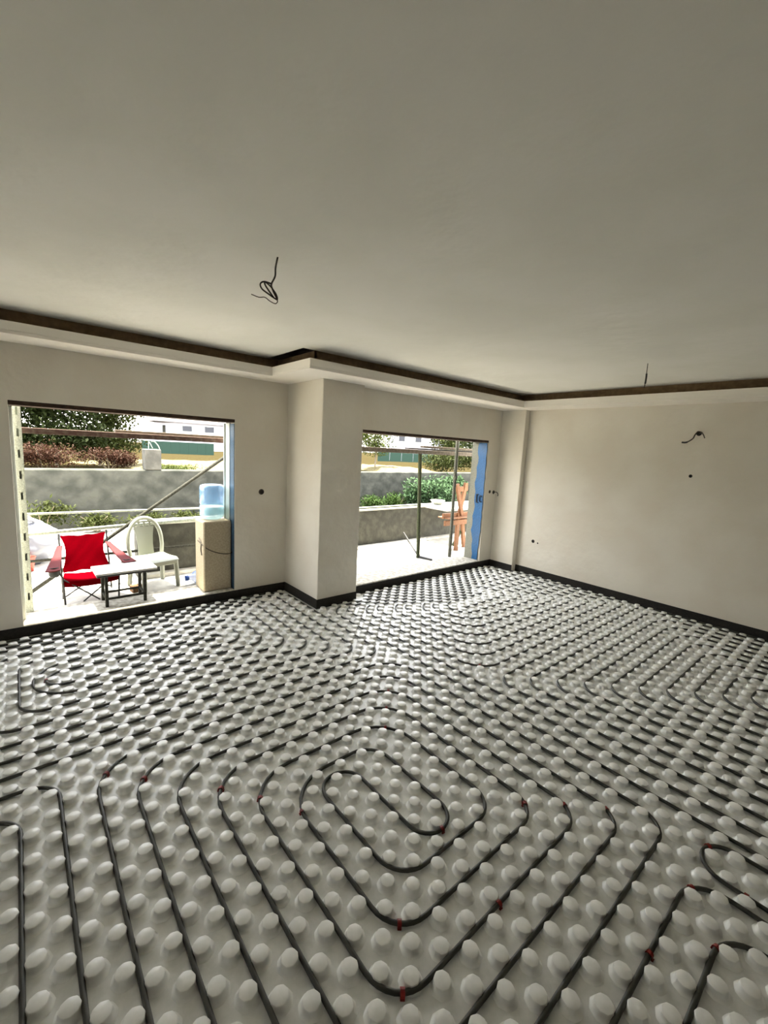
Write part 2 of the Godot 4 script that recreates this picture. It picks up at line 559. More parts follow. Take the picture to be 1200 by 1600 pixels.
func build_floor():
	var s := mb()
	bx(s, Vector3(-9.5, -0.25, WZ1), Vector3(0.0, -0.03, 7.5), 0.0)
	struct("floor", s, M.concrete, "concrete floor slab below the insulation mats", "floor")
	var t := thing("heating_mat", "white studded insulation mat for underfloor heating covering the whole floor", "insulation mat")
	s = mb()
	bx(s, Vector3(-9.45, -0.03, WZ1 + 0.01), Vector3(-3.53, 0.0, 7.45), 0.0)
	bx(s, Vector3(-3.53, -0.03, 0.166), Vector3(-2.97, 0.0, 7.45), 0.0)
	bx(s, Vector3(-2.97, -0.03, 0.01), Vector3(-0.12, 0.0, 7.45), 0.0)
	bx(s, Vector3(-0.12, -0.03, 0.43), Vector3(-0.01, 0.0, 7.45), 0.0)
	obj("base_sheet", s, M.mat_base_shade, t)
	s = mb()
	lathe(s, Transform3D(), [Vector2(0.046, -0.001), Vector2(0.039, 0.002), Vector2(0.0345, 0.006), Vector2(0.032, 0.012), Vector2(0.0308, 0.019), Vector2(0.0302, 0.0252), Vector2(0.0294, 0.0269), Vector2(0.0278, 0.0276), Vector2(0.0, 0.028)], 24, 0.03)
	s.generate_normals()
	var knob := s.commit()
	# nearest studs in view as parts of their own, the rest as one part
	var cam := Vector3(-5.9948, 1.808, 4.1344)
	var fw := Vector3(0.6425, -0.1425, -0.7529)
	var list := []
	for m in range(-45, 82):
		for n in range(-26, 83):
			if (m + n) % 2 != 0:
				continue
			var p := ij(m + 0.5, n + 0.5)
			if not in_room(p):
				continue
			var v := p - cam
			var inview := v.dot(fw) > 0.25 and studs_in_frame(p)
			list.append([v.length() if inview else 100.0 + v.length(), p])
	list.sort_custom(func(a, b): return a[0] < b[0])
	var rest := []
	for k in list.size():
		var p: Vector3 = list[k][1]
		var xf := Transform3D(Basis(Vector3.UP, rng.randi_range(0, 7) * PI / 4.0 + rng.randf_range(-0.08, 0.08)).scaled(Vector3(1, rng.randf_range(0.94, 1.05), 1)), p)
		if k < 300:
			var o := inst("stud", knob, M.stud, t)
			o.transform = xf
		else:
			rest.append(xf)
	var mm := MultiMesh.new()
	mm.transform_format = MultiMesh.TRANSFORM_3D
	mm.mesh = knob
	mm.instance_count = rest.size()
	for k in rest.size():
		mm.set_instance_transform(k, rest[k])
	var mi := MultiMeshInstance3D.new()
	mi.multimesh = mm
	mi.material_override = M.stud
	mi.name = "studs"
	mi.set_meta("kind", "stuff")
	t.add_child(mi, true)
	# foam edge strips
	var e := 0.108
	var runs := [
		[Vector3(-9.49, -0.03, WZ1), Vector3(-3.52, e, WZ1 + 0.009), "dark foam edge strip below the left opening"],
		[Vector3(-3.529, -0.03, WZ1 + 0.009), Vector3(-3.52, e, 0.156), "dark foam edge strip on the pillar's left face"],
		[Vector3(-3.529, -0.03, 0.156), Vector3(-2.976, e, 0.165), "dark foam edge strip along the pillar's front face"],
		[Vector3(-2.976, -0.03, 0.0), Vector3(-0.11, e, 0.009), "dark foam edge strip below the right opening"],
		[Vector3(-0.119, -0.03, 0.009), Vector3(-0.11, e, 0.42), "short dark foam edge strip on the corner pilaster"],
		[Vector3(-0.009, -0.03, 0.42), Vector3(0.0, e, 7.5), "long dark foam edge strip at the foot of the right wall"]]
	for r in runs:
		s = mb()
		bx(s, r[0], r[1], 0.001)
		tag(obj("edge_strip", s, M.foam), r[2], "edge strip", "foam edge strips around the room")

func studs_in_frame(p: Vector3) -> bool:
	var b := Basis.from_euler(Vector3(-0.143, -0.7064, 0.0519), EULER_ORDER_YXZ)
	var d := b.transposed() * (p - Vector3(-5.9948, 1.808, 4.1344))
	if d.z > -0.1:
		return false
	var u := 672.2364 * d.x / -d.z
	var v := 672.2364 * d.y / -d.z
	return absf(u) < 590.0 and absf(v) < 790.0

# corners in lattice units -> a bent path; a bend that would meet a stud goes round it
func path(c: Array, y := 0.0125) -> Array:
	var out := []
	for k in c.size():
		var p := Vector2(c[k][0], c[k][1])
		if k == 0 or k == c.size() - 1:
			out.append(ij(p.x, p.y, y))
			continue
		var a := Vector2(c[k - 1][0], c[k - 1][1])
		var b := Vector2(c[k + 1][0], c[k + 1][1])
		var da := (a - p).normalized()
		var db := (b - p).normalized()
		var cell := p + (da + db) * 0.5
		var m := int(floor(cell.x))
		var n := int(floor(cell.y))
		var R := 3.414 if (m + n) % 2 == 0 else 2.0
		R = minf(R, minf((a - p).length(), (b - p).length()) * 0.5)
		var o := p + (da + db) * R
		for q in 9:
			var an := PI * 0.5 * q / 8.0
			var v := o - db * R * cos(an) - da * R * sin(an)
			out.append(ij(v.x, v.y, y))
	return out

var tracks := []

func pipe(label: String, c: Array):
	# no two points on top of each other
	var pts := []
	for p in path(c):
		if pts.is_empty() or (p - pts[-1]).length() > 0.004:
			pts.append(p)
	tracks.append(pts)
	var s := mb()
	tube(s, pts, 0.0093, 10)
	tag(obj("heating_pipe", s, M.pipe), label, "pipe", "grey heating pipes laid between the studs")

func build_pipes():
	pipe("grey heating pipe coiled into the big double spiral in the middle of the floor", [[28, 52], [28, 36], [4, 36], [4, 4], [33, 4], [33, 32], [8, 32], [8, 8], [29, 8], [29, 28], [12, 28], [12, 12], [25, 12], [25, 24], [16, 24], [16, 15], [19, 15], [19, 23], [22, 23], [22, 14], [14, 14], [14, 26], [27, 26], [27, 10], [10, 10], [10, 30], [31, 30], [31, 6], [6, 6], [6, 34], [30, 34], [30, 52]])
	pipe("grey heating pipe making a narrow loop right of the big spiral", [[34, 52], [34, 34], [31, 34], [31, 52]])
	pipe("outermost grey heating pipe at the lower left edge of the floor", [[-20, 6], [0, 6], [0, 40], [22, 40], [22, 52]])
	pipe("grey heating pipe turning beside the left edge, second from the outside", [[-20, 4], [2, 4], [2, 38], [25, 38], [25, 52]])
	pipe("grey heating pipe in nested turns between the left opening and the pillar", [[-20, -23.9], [33, -23.9], [33, 2], [-8, 2], [-8, -23], [31, -23], [31, 0], [-6, 0], [-6, -22], [29, -22], [29, -2], [-4, -2], [-4, -21], [27, -21], [27, -4], [-2, -4], [-2, -19], [25, -19], [25, -6], [0, -6], [0, -17], [23, -17], [23, -8], [1, -8], [1, -15], [21, -15], [21, -10], [2, -10], [2, -13], [19, -13], [19, -12], [8, -12]])
	pipe("outer grey heating pipe of the coil before the right opening", [[35, 52], [35, -13], [75, -13], [75, 8], [43, 8], [43, -9], [67, -9], [67, 0], [51, 0], [51, -5], [62, -5]])
	pipe("second grey heating pipe of the coil before the right opening", [[37, 52], [37, -12], [73, -12], [73, 6], [45, 6], [45, -8], [65, -8], [65, -2], [53, -2]])
	pipe("inner grey heating pipe of the coil reaching the far room corner", [[61, -7], [47, -7], [47, 4], [71, 4], [71, -11], [39, -11], [39, 12], [79, 12], [79, -15], [43, -15], [43, -14], [77, -14], [77, 10], [41, 10], [41, -10], [69, -10], [69, 2], [49, 2], [49, -6], [60, -6]])
	var v := [[39, 56], [39, 14], [80, 14], [80, 58]]
	for n in range(1, 11):
		var l := 39 + 2 * n
		var r := 81 - 2 * n
		var j := 14 + 2 * n
		var e := 58 - n
		if n % 2 == 1:
			v.append_array([[r, e + 1], [r, j], [l, j], [l, e]])
		else:
			v.append_array([[l, e + 1], [l, j], [r, j], [r, e]])
	pipe("grey heating pipe in nested corner turns along the right wall", v)
	# red clips on the pipe bends
	var clips := [[14.6, 25.5, "red pipe clip at the rounded lower bend, second ring of the big spiral"], [12.8, 27.7, "red pipe clip on the lowest bend of the big spiral"], [20.5, 23.0, "red pipe clip at the end of the innermost oval loop"],
		[33.2, 34.0, "red pipe clip at the tip of the narrow loop on the right"], [26.4, 36.1, "red pipe clip on the pipe bend at the bottom right corner"], [31.4, 36.4, "red pipe clip on the narrow loop at the right edge"],
		[5.6, 6.6, "red pipe clip on the outer left bend of the big spiral"], [9.8, 11.0, "red pipe clip on the fourth left bend of the big spiral"], [11.8, 13.6, "red pipe clip on the fifth left bend of the big spiral"],
		[14.0, 16.5, "red pipe clip on the sixth left bend of the big spiral"], [4.6, 5.4, "dark red pipe clip on the outermost left bend of the big spiral"], [31.1, 29.0, "red pipe clip on the right outer bend of the big spiral"],
		[29.0, 27.0, "red pipe clip on the right bend, third ring of the big spiral"], [19.5, 28.0, "red pipe clip on a straight run below the innermost oval"], [23.4, 34.0, "red pipe clip on a straight run near the lower right corner"],
		[29.2, 34.0, "red pipe clip beside the bend left of the narrow loop"], [24.3, 13.0, "red pipe clip on the upper bend behind the innermost oval"], [28.2, 8.8, "red pipe clip on the third arc beyond the innermost oval"],
		[26.2, 10.9, "red pipe clip on the second arc beyond the innermost oval"], [39.6, 11.4, "red pipe clip on the lowest arc of the coil before the right opening"], [2.0, -11.6, "red pipe clip on the small left turn below the folding chair"],
		[27.2, 25.6, "red pipe clip on the right bend, second ring of the big spiral"]]
	for c in clips:
		var p := ij(c[0], c[1], 0.0125)
		var best := 1e9
		var bp := p
		var bd := Vector3.RIGHT
		for tr in tracks:
			for k in tr.size() - 1:
				var q: Vector3 = Geometry3D.get_closest_point_to_segment(p, tr[k], tr[k + 1])
				if (q - p).length() < best:
					best = (q - p).length()
					bp = q
					bd = (tr[k + 1] - tr[k]).normalized()
		clip(bp, bd, c[2])

func clip(p: Vector3, d: Vector3, label: String):
	var t := thing("pipe_clip", label, "pipe clip", p, 0.0, "red clips on the heating pipes")
	var x := d.cross(Vector3.UP).normalized()
	var s := mb()
	# a saddle: half ring over the pipe, two feet down to the mat
	var ring := []
	for k in 9:
		var a := PI * k / 8.0
		ring.append(x * cos(a) * 0.0112 + Vector3.UP * sin(a) * 0.0112)
	ring.push_front(x * 0.0112 - Vector3.UP * 0.0105)
	ring.push_back(-x * 0.0112 - Vector3.UP * 0.0105)
	s.set_smooth_group(-1)
	for k in ring.size() - 1:
		var a: Vector3 = ring[k]
		var b: Vector3 = ring[k + 1]
		var oa := a.normalized() * 0.003
		var ob := b.normalized() * 0.003
		var l := d * 0.008
		quad(s, a + oa - l, b + ob - l, b + ob + l, a + oa + l, a)
		quad(s, a - l, b - l, b + l, a + l, -a)
		quad(s, a - l, b - l, b + ob - l, a + oa - l, -d)
		quad(s, a + l, b + l, b + ob + l, a + oa + l, d)
	obj("saddle", s, M.red_clip, t)
	s = mb()
	for sg in [-1.0, 1.0]:
		box(s, Transform3D(Basis(x, Vector3.UP, -d), x * sg * 0.0128 - Vector3.UP * 0.0095), Vector3(0.009, 0.003, 0.016), 0.001)
	obj("foot", s, M.red_clip, t)

# ------------------------------------------------------------------ wires and holes
func curve_pts(c: Array, n: int) -> Array:
	var cv := Curve3D.new()
	for i in c.size():
		var tn: Vector3 = (c[mini(i + 1, c.size() - 1)] - c[maxi(i - 1, 0)]) / 6.0
		cv.add_point(c[i], -tn, tn)
	var out := []
	var L := cv.get_baked_length()
	for i in n + 1:
		out.append(cv.sample_baked(L * i / n, true))
	return out

func build_services():
	var b := Vector3(-4.99, CEIL, 2.05)
	var t := thing("hanging_cable", "dark cable with a coiled end hanging from the ceiling middle", "cable", b)
	var s := mb()
	tube(s, curve_pts([V(0.01, 0.0, 0), V(0.0, -0.05, 0), V(-0.002, -0.09, 0), V(-0.02, -0.13, 0), V(-0.02, -0.155, 0.01), V(0.002, -0.195, 0.015)], 24), 0.0042, 6)
	obj("lead", s, M.wire, t)
	s = mb()
	tube(s, curve_pts([V(-0.02, -0.13, 0), V(-0.05, -0.124, -0.015), V(-0.068, -0.137, -0.02), V(-0.06, -0.158, -0.02), V(-0.03, -0.182, 0), V(-0.008, -0.196, 0.012), V(0.003, -0.2, 0.018), V(-0.005, -0.18, 0.022), V(-0.024, -0.152, 0.012), V(-0.046, -0.132, 0), V(-0.06, -0.138, 0.01), V(-0.052, -0.156, 0.012), V(-0.012, -0.19, 0.006)], 60), 0.0038, 6)
	obj("coil", s, M.wire, t)
	s = mb()
	tube(s, curve_pts([V(0.004, -0.197, 0.01), V(0.008, -0.207, 0.01), V(-0.004, -0.219, 0.01), V(-0.025, -0.209, -0.005), V(-0.045, -0.193, -0.02), V(-0.07, -0.197, -0.03), V(-0.105, -0.19, -0.04)], 24), 0.0024, 6)
	obj("bare_end", s, M.plank, t)
	t = thing("hanging_cable", "short dark cable stub hanging from the ceiling near the right wall", "cable", V(-1.58, CEIL, 2.54))
	s = mb()
	tube(s, curve_pts([V(0, 0, 0), V(0.003, -0.08, 0), V(-0.002, -0.14, 0.003), V(-0.025, -0.22, 0.006)], 12), 0.0035, 6)
	obj("lead", s, M.wire, t)
	s = mb()
	tube(s, curve_pts([V(0.003, -0.09, 0), V(-0.001, -0.13, 0.003), V(-0.013, -0.18, 0.006)], 8), 0.008, 6)
	obj("tape_wrap", s, M.black, t)
	# wire stub on the right wall
	t = thing("wire_stub", "dark wires curling out of a hole high on the right wall", "wire", Vector3(0, 2.18, 2.61))
	s = mb()
	lathe(s, Transform3D(Basis(Vector3.BACK, PI / 2), Vector3(0.0, 0, 0)), [Vector2(0.0, 0.006), Vector2(0.022, 0.005), Vector2(0.028, -0.001)], 14)
	obj("hole_plug", s, M.hole, t)
	s = mb()
	tube(s, curve_pts([Vector3(0, 0.01, 0), Vector3(-0.05, 0.02, 0.0), Vector3(-0.07, -0.02, -0.02), Vector3(-0.05, -0.06, -0.04), Vector3(-0.05, -0.1, -0.09), Vector3(-0.06, -0.105, -0.13)], 20), 0.007, 6)
	tube(s, curve_pts([Vector3(0, 0, 0.01), Vector3(-0.04, 0.015, 0.03), Vector3(-0.06, -0.02, 0.06), Vector3(-0.06, -0.055, 0.075)], 14), 0.006, 6)
	obj("wire", s, M.wire, t)
	s = mb()
	tube(s, curve_pts([Vector3(-0.055, -0.1, -0.085), Vector3(-0.06, -0.107, -0.11), Vector3(-0.06, -0.105, -0.14)], 8), 0.011, 6)
	obj("wire_end", s, M.black, t)
	wall_hole(Vector3(0.0, 1.69, 2.59), Vector3(-1, 0, 0), 0.016, "small dark hole in the right wall below the wire stub")
	wall_hole(Vector3(0.0, 0.535, 0.68), Vector3(-1, 0, 0), 0.022, "dark round hole low on the right wall near the pilaster")
	wall_hole(Vector3(0.0, 0.52, 0.76), Vector3(-1, 0, 0), 0.014, "smaller low hole beside the round hole near the pilaster")
	wall_hole(Vector3(-3.845, 1.25, WZ1), Vector3(0, 0, 1), 0.028, "dark round cable hole between the left opening and the pillar")
	wall_hole(Vector3(-0.275, 1.235, 0.0), Vector3(0, 0, 1), 0.022, "left dark hole of the pair right of the blue film")
	wall_hole(Vector3(-0.17, 1.225, 0.0), Vector3(0, 0, 1), 0.026, "right dark hole of the pair, with cable ends, beside the blue film")
	s = mb()
	tube(s, curve_pts([Vector3(-0.17, 1.225, 0.0), Vector3(-0.16, 1.23, 0.05), Vector3(-0.145, 1.2, 0.07), Vector3(-0.135, 1.17, 0.06)], 12), 0.007, 6)
	tag(obj("cable_end", s, M.wire), "short grey cable end sticking out beside the blue film", "cable")

func wall_hole(p: Vector3, n: Vector3, r: float, label: String):
	# a bushing whose mouth is sunk between a thin rim
	var t := thing("wall_hole", label, "hole", p, 0.0, "cable holes in the plaster")
	var q := Basis(Quaternion(Vector3.UP, n))
	var s := mb()
	lathe(s, Transform3D(q, Vector3.ZERO), [Vector2(0.0, 0.001), Vector2(r * 0.8, 0.0015)], 14)
	obj("mouth", s, M.hole, t)
	s = mb()
	lathe(s, Transform3D(q, Vector3.ZERO), [Vector2(r * 0.8, 0.001), Vector2(r * 0.9, 0.004), Vector2(r * 1.1, 0.003), Vector2(r * 1.25, -0.001)], 14)
	obj("rim", s, M.plaster if r < 0.015 else M.wire, t)

# ------------------------------------------------------------------ outside
func build_outside_structure():
	var s := mb()
	bx(s, Vector3(-9.75, -0.25, -5.3), Vector3(-3.52, 0.1, -1.0), 0.0)
	bx(s, Vector3(-9.75, -0.25, -1.0), Vector3(-6.04, 0.1, -0.882), 0.0)
	bx(s, Vector3(-4.159, -0.25, -1.0), Vector3(-3.52, 0.1, -0.882), 0.0)
	bx(s, Vector3(-3.52, -0.25, -1.86), Vector3(14.0, 0.1, -0.9), 0.0)
	bx(s, Vector3(-2.976, -0.25, -0.9), Vector3(3.0, 0.1, -0.38), 0.0)
	struct("terrace", s, M.paving, "pale concrete terrace outside the openings", "terrace")
	s = mb()
	bx(s, Vector3(-3.52, -0.25, -5.3), Vector3(14.0, 0.1, -1.86), 0.0)
	struct("ground", s, M.soil, "weedy soil strip between the parapet and the garden wall", "ground")
	# low parapet with coping and kerb
	s = mb()
	bx(s, Vector3(-4.95, 0.1, -1.86), Vector3(6.0, 0.75, -1.68), 0.006)
	struct("parapet", s, M.concrete_dark, "low dark concrete parapet at the edge of the terrace", "parapet")
	s = mb()
	bx(s, Vector3(-4.97, 0.75, -1.9), Vector3(0.0, 0.785, -1.655), 0.008)
	struct("trim_6", s, M.paving, "pale coping on top of the low parapet", "coping")
	s = mb()
	bx(s, Vector3(0.0, 0.74, -1.9), Vector3(1.6, 0.785, -1.1), 0.008)
	tag(obj("counter_slab", s, M.paving), "pale concrete counter slab on the parapet carrying the bowl", "counter")
	s = mb()
	bx(s, Vector3(-4.95, 0.1, -1.68), Vector3(4.0, 0.15, -1.57), 0.006)
	struct("kerb", s, M.paving, "pale kerb along the foot of the low parapet", "kerb")
	# garden wall
	s = mb()
	bx(s, Vector3(-12.0, 0.05, -5.5), Vector3(22.0, 1.19, -5.2), 0.02)
	struct("wall_garden", s, M.garden_wall, "long weathered grey concrete garden wall", "garden wall")
	var t := thing("gate_pillar", "square concrete pillar rising from the garden wall with loose wires on top", "pillar", Vector3(-3.99, 1.19, -5.35))
	s = mb()
	bx(s, Vector3(-0.14, 0.0, -0.16), Vector3(0.14, 0.4, 0.16), 0.012)
	obj("block", s, M.concrete, t)
	s = mb()
	tube(s, curve_pts([Vector3(-0.07, 0.38, 0.1), Vector3(-0.07, 0.5, 0.1), Vector3(-0.06, 0.54, 0.1), Vector3(0.0, 0.42, 0.1)], 12), 0.008, 5)
	tube(s, curve_pts([Vector3(0.13, 0.38, 0.1), Vector3(0.1, 0.47, 0.1), Vector3(0.03, 0.55, 0.1), Vector3(-0.02, 0.55, 0.1)], 12), 0.009, 5)
	obj("wire", s, M.galv, t)
	# rising ground beyond it
	s = mb()
	s.set_smooth_group(1)
	var f := FastNoiseLite.new()
	f.seed = 9
	f.frequency = 0.12
	var zs := [-5.4, -6.2, -7.2, -8.5, -10, -13, -17, -22, -30, -42, -60, -90, -140, -220]
	for a in zs.size() - 1:
		for k in 60:
			var q := []
			for c in [[k, a], [k + 1, a], [k + 1, a + 1], [k, a + 1]]:
				var zz: float = zs[c[1]]
				var spread := 1.0 + (-zz - 5.4) / 12.0
				var x: float = 4.0 + (c[0] - 30) * 1.0 * spread
				var y: float = lerpf(1.08, -0.5, clampf((-zz - 5.4) / 60.0, 0.0, 1.0))
				q.append(Vector3(x, y + 0.06 * f.get_noise_2d(x * 3.0, zz * 3.0) * minf(spread, 3.0), zz))
			quad(s, q[0], q[1], q[2], q[3], Vector3.UP)
	struct("hillside", s, M.soil, "dry sloping ground beyond the garden wall", "ground")
	ground_patch(-3.85, 2.6, "pale dry earth bank right of the gate pillar")
	ground_patch(3.6, 6.6, "pale earth bank in the right opening below the green fence")
	s = mb()
	bx(s, Vector3(-60, -0.4, -5.2), Vector3(-9.75, 0.05, 60), 0.0)
	bx(s, Vector3(-9.75, -0.4, 7.75), Vector3(60, 0.05, 60), 0.0)
	bx(s, Vector3(0.25, -0.4, -0.38), Vector3(60, 0.05, 7.75), 0.0)
	struct("ground", s, M.paving, "pale levelled ground around the house", "ground")

func ground_patch(x0: float, x1: float, label: String):
	var s := mb()
	var g := []
	for i in 13:
		var row := []
		for k in 13:
			var zz := lerpf(-6.6, -15.0, k / 12.0)
			var u := i / 6.0 - 1.0
			var w := k / 6.0 - 1.0
			var edge := maxf(absf(u), absf(w))
			var y := lerpf(1.08, -0.5, clampf((-zz - 5.4) / 60.0, 0.0, 1.0))
			row.append(V(lerpf(x0, x1, i / 12.0) * (1.0 + k * 0.035), y + 0.16 - 0.4 * pow(edge, 6.0) + 0.03 * sin(i * 2.1 + k * 1.3), zz))
		g.append(row)
	shell(s, g, 0.02)
	struct("bank", s, M.bank, label, "earth bank")

func build_terrace_things():
	folding_chair()
	plastic_chair()
	# small table
	var t := thing("side_table", "small low table with a white top and dark underside in front of the red chair", "table", Vector3(-5.22, 0.12, -0.86), 0.02)
	var s := mb()
	bx(s, Vector3(-0.27, 0.335, -0.17), Vector3(0.27, 0.358, 0.17), 0.004)
	obj("table_top", s, M.table_top, t)
	s = mb()
	bx(s, Vector3(-0.262, 0.315, -0.16), Vector3(0.262, 0.335, 0.165), 0.003)
	obj("apron", s, M.table_edge, t)
	for q in [[-0.18, 0.12], [0.16, 0.12], [-0.18, -0.11], [0.16, -0.11]]:
		s = mb()
		bar(s, Vector3(q[0], 0.0, q[1]), Vector3(q[0], 0.315, q[1]), 0.028, 0.028)
		obj("leg", s, M.steel, t)
	for q in [[-0.18, 0.12, 0.16, 0.12], [-0.18, -0.11, 0.16, -0.11], [-0.18, 0.12, -0.18, -0.11], [0.16, 0.12, 0.16, -0.11]]:
		s = mb()
		bar(s, Vector3(q[0], 0.08, q[1]), Vector3(q[2], 0.08, q[3]), 0.02, 0.02)
		obj("stretcher", s, M.steel, t)
	# brick under the table
	t = thing("brick", "brown hollow brick on the terrace beneath the small table", "brick", Vector3(-5.06, 0.1, -1.16), 0.2)
	s = mb()
	bx(s, Vector3(-0.055, 0.0, -0.05), Vector3(0.055, 0.07, 0.05), 0.004)
	obj("body", s, M.brick, t)
	# pedestal
	t = thing("pedestal", "upright beige block pedestal wrapped with a wire beside the blue jamb", "pedestal", Vector3(-4.325, 0.12, -0.83))
	s = mb()
	bx(s, Vector3(-0.155, 0.0, -0.15), Vector3(0.155, 0.8, 0.15), 0.012)
	obj("block", s, M.beige_block, t)
	s = mb()
	tube(s, curve_pts([Vector3(-0.16, 0.56, -0.05), Vector3(-0.162, 0.545, 0.1), Vector3(-0.12, 0.5, 0.156), Vector3(-0.03, 0.45, 0.158), Vector3(0.08, 0.42, 0.158), Vector3(0.158, 0.43, 0.15), Vector3(0.16, 0.5, 0.0)], 24), 0.005, 5)
	tube(s, curve_pts([Vector3(-0.16, 0.6, 0.0), Vector3(-0.163, 0.55, 0.08), Vector3(-0.16, 0.48, 0.06), Vector3(-0.163, 0.42, 0.1)], 14), 0.005, 5)
	obj("binding_wire", s, M.wire, t)
	# water bottle
	t = thing("water_bottle", "large pale blue water cooler bottle upside down on the beige pedestal", "water bottle", Vector3(-4.325, 0.92, -0.87))
	s = mb()
	lathe(s, Transform3D(), [Vector2(0.0, 0.0), Vector2(0.09, 0.0), Vector2(0.118, 0.02), Vector2(0.132, 0.06), Vector2(0.133, 0.155), Vector2(0.126, 0.165), Vector2(0.126, 0.178), Vector2(0.133, 0.188), Vector2(0.134, 0.36), Vector2(0.126, 0.385), Vector2(0.1, 0.397), Vector2(0.0, 0.398)], 32)
	obj("body", s, M.bottle, t)
	s = mb()
	lathe(s, Transform3D(), [Vector2(0.0, 0.004), Vector2(0.088, 0.004), Vector2(0.115, 0.024), Vector2(0.127, 0.062), Vector2(0.128, 0.15), Vector2(0.0, 0.15)], 32)
	obj("water", s, M.water, t)
	# lying bottle behind the pedestal
	t = thing("water_bottle", "clear water bottle with a blue cap lying behind the beige pedestal", "water bottle", Vector3(-4.45, 0.1, -1.1))
	s = mb()
	var lay := Transform3D(Basis(Vector3.BACK, PI / 2) , Vector3(0.12, 0.085, 0.0))
	lathe(s, lay, [Vector2(0.0, -0.12), Vector2(0.07, -0.12), Vector2(0.084, -0.105), Vector2(0.084, 0.09), Vector2(0.07, 0.13), Vector2(0.035, 0.165), Vector2(0.028, 0.19), Vector2(0.028, 0.2)], 24)
	obj("body", s, M.bottle_clear, t)
	s = mb()
	lathe(s, lay, [Vector2(0.0, 0.198), Vector2(0.034, 0.198), Vector2(0.034, 0.235), Vector2(0.0, 0.237)], 16)
	obj("cap", s, M.blue_cap, t)
	# bag of rubbish and an orange ball on the far ground
	t = thing("plastic_bag", "crumpled white plastic bag tied at the top beyond the left post", "bag", Vector3(-5.98, 0.1, -3.0))
	s = mb()
	var g := []
	for i in 13:
		var row := []
		var yy := 0.62 * i / 12.0
		var rr := 0.34 * sin(PI * clampf(0.12 + 0.86 * i / 12.0, 0.0, 1.0)) + 0.02
		for k in 25:
			var a := TAU * k / 24.0
			var w := 1.0 + 0.09 * sin(3.0 * a + i) + 0.06 * sin(7.0 * a - 2.0 * i)
			row.append(Vector3(cos(a) * rr * w, yy + 0.02 * sin(5.0 * a + i), sin(a) * rr * w * 0.8))
		g.append(row)
	shell(s, g, 0.004)
	obj("body", s, M.bag, t)
	s = mb()
	tube(s, curve_pts([Vector3(-0.1, 0.56, 0.1), Vector3(0.0, 0.6, 0.12), Vector3(0.1, 0.57, 0.1)], 8), 0.02, 6)
	obj("knot", s, M.bag, t)
	t = thing("orange_bucket", "small orange tub on the pale ground below the white bag", "tub", Vector3(-6.0, 0.1, -2.6))
	s = mb()
	lathe(s, Transform3D(), [Vector2(0.0, 0.0), Vector2(0.075, 0.0), Vector2(0.1, 0.17), Vector2(0.107, 0.175), Vector2(0.1, 0.18), Vector2(0.094, 0.17), Vector2(0.07, 0.02), Vector2(0.0, 0.02)], 24)
	obj("body", s, M.orange, t)
	# bowl on the counter slab
	t = thing("bowl", "white bowl with dark contents on the counter slab", "bowl", Vector3(0.36, 0.785, -1.68))
	s = mb()
	lathe(s, Transform3D(), [Vector2(0.0, 0.0), Vector2(0.06, 0.0), Vector2(0.075, 0.008), Vector2(0.125, 0.05), Vector2(0.145, 0.085), Vector2(0.15, 0.088), Vector2(0.142, 0.086), Vector2(0.12, 0.05), Vector2(0.07, 0.014), Vector2(0.0, 0.012)], 28)
	obj("body", s, M.white_plastic, t)
	s = mb()
	lathe(s, Transform3D(), [Vector2(0.133, 0.07), Vector2(0.1, 0.084), Vector2(0.0, 0.09)], 20)
	obj("contents", s, M.black, t)
	# timber trestle
	t = thing("timber_trestle", "orange timber trestle with crossed legs beside the blue jamb", "trestle", Vector3(-0.1, 0.1, -0.85))
	var legs := [[Vector3(-0.02, 0.0, 0.12), Vector3(0.1, 0.66, 0.02)], [Vector3(0.35, 0.0, 0.0), Vector3(0.24, 0.66, -0.02)], [Vector3(0.16, 0.62, 0.05), Vector3(-0.03, 1.18, 0.05)], [Vector3(0.17, 0.62, -0.02), Vector3(0.24, 1.2, 0.03)]]
	for l in legs:
		s = mb()
		bar(s, l[0], l[1], 0.075, 0.045)
		obj("leg", s, M.timber, t)
	for k in 2:
		s = mb()
		bar(s, Vector3(-0.3, 0.5 + 0.12 * k, 0.06 - 0.05 * k), Vector3(0.75, 0.5 + 0.12 * k, 0.06 - 0.05 * k), 0.09, 0.04, 0.003, Vector3.UP)
		obj("rail", s, M.timber, t)
	s = mb()
	bar(s, Vector3(0.02, 1.08, 0.02), Vector3(0.3, 1.1, 0.02), 0.09, 0.03, 0.003, Vector3.UP)
	obj("top_board", s, M.timber, t)
	s = mb()
	bar(s, Vector3(0.03, 0.06, 0.0), Vector3(0.4, 0.42, -0.05), 0.04, 0.03)
	obj("brace", s, M.steel_green, t)
	s = mb()
	bx(s, Vector3(-0.27, 0.575, -0.13), Vector3(0.75, 0.595, 0.13), 0.003)
	obj("shelf_board", s, M.timber, t)

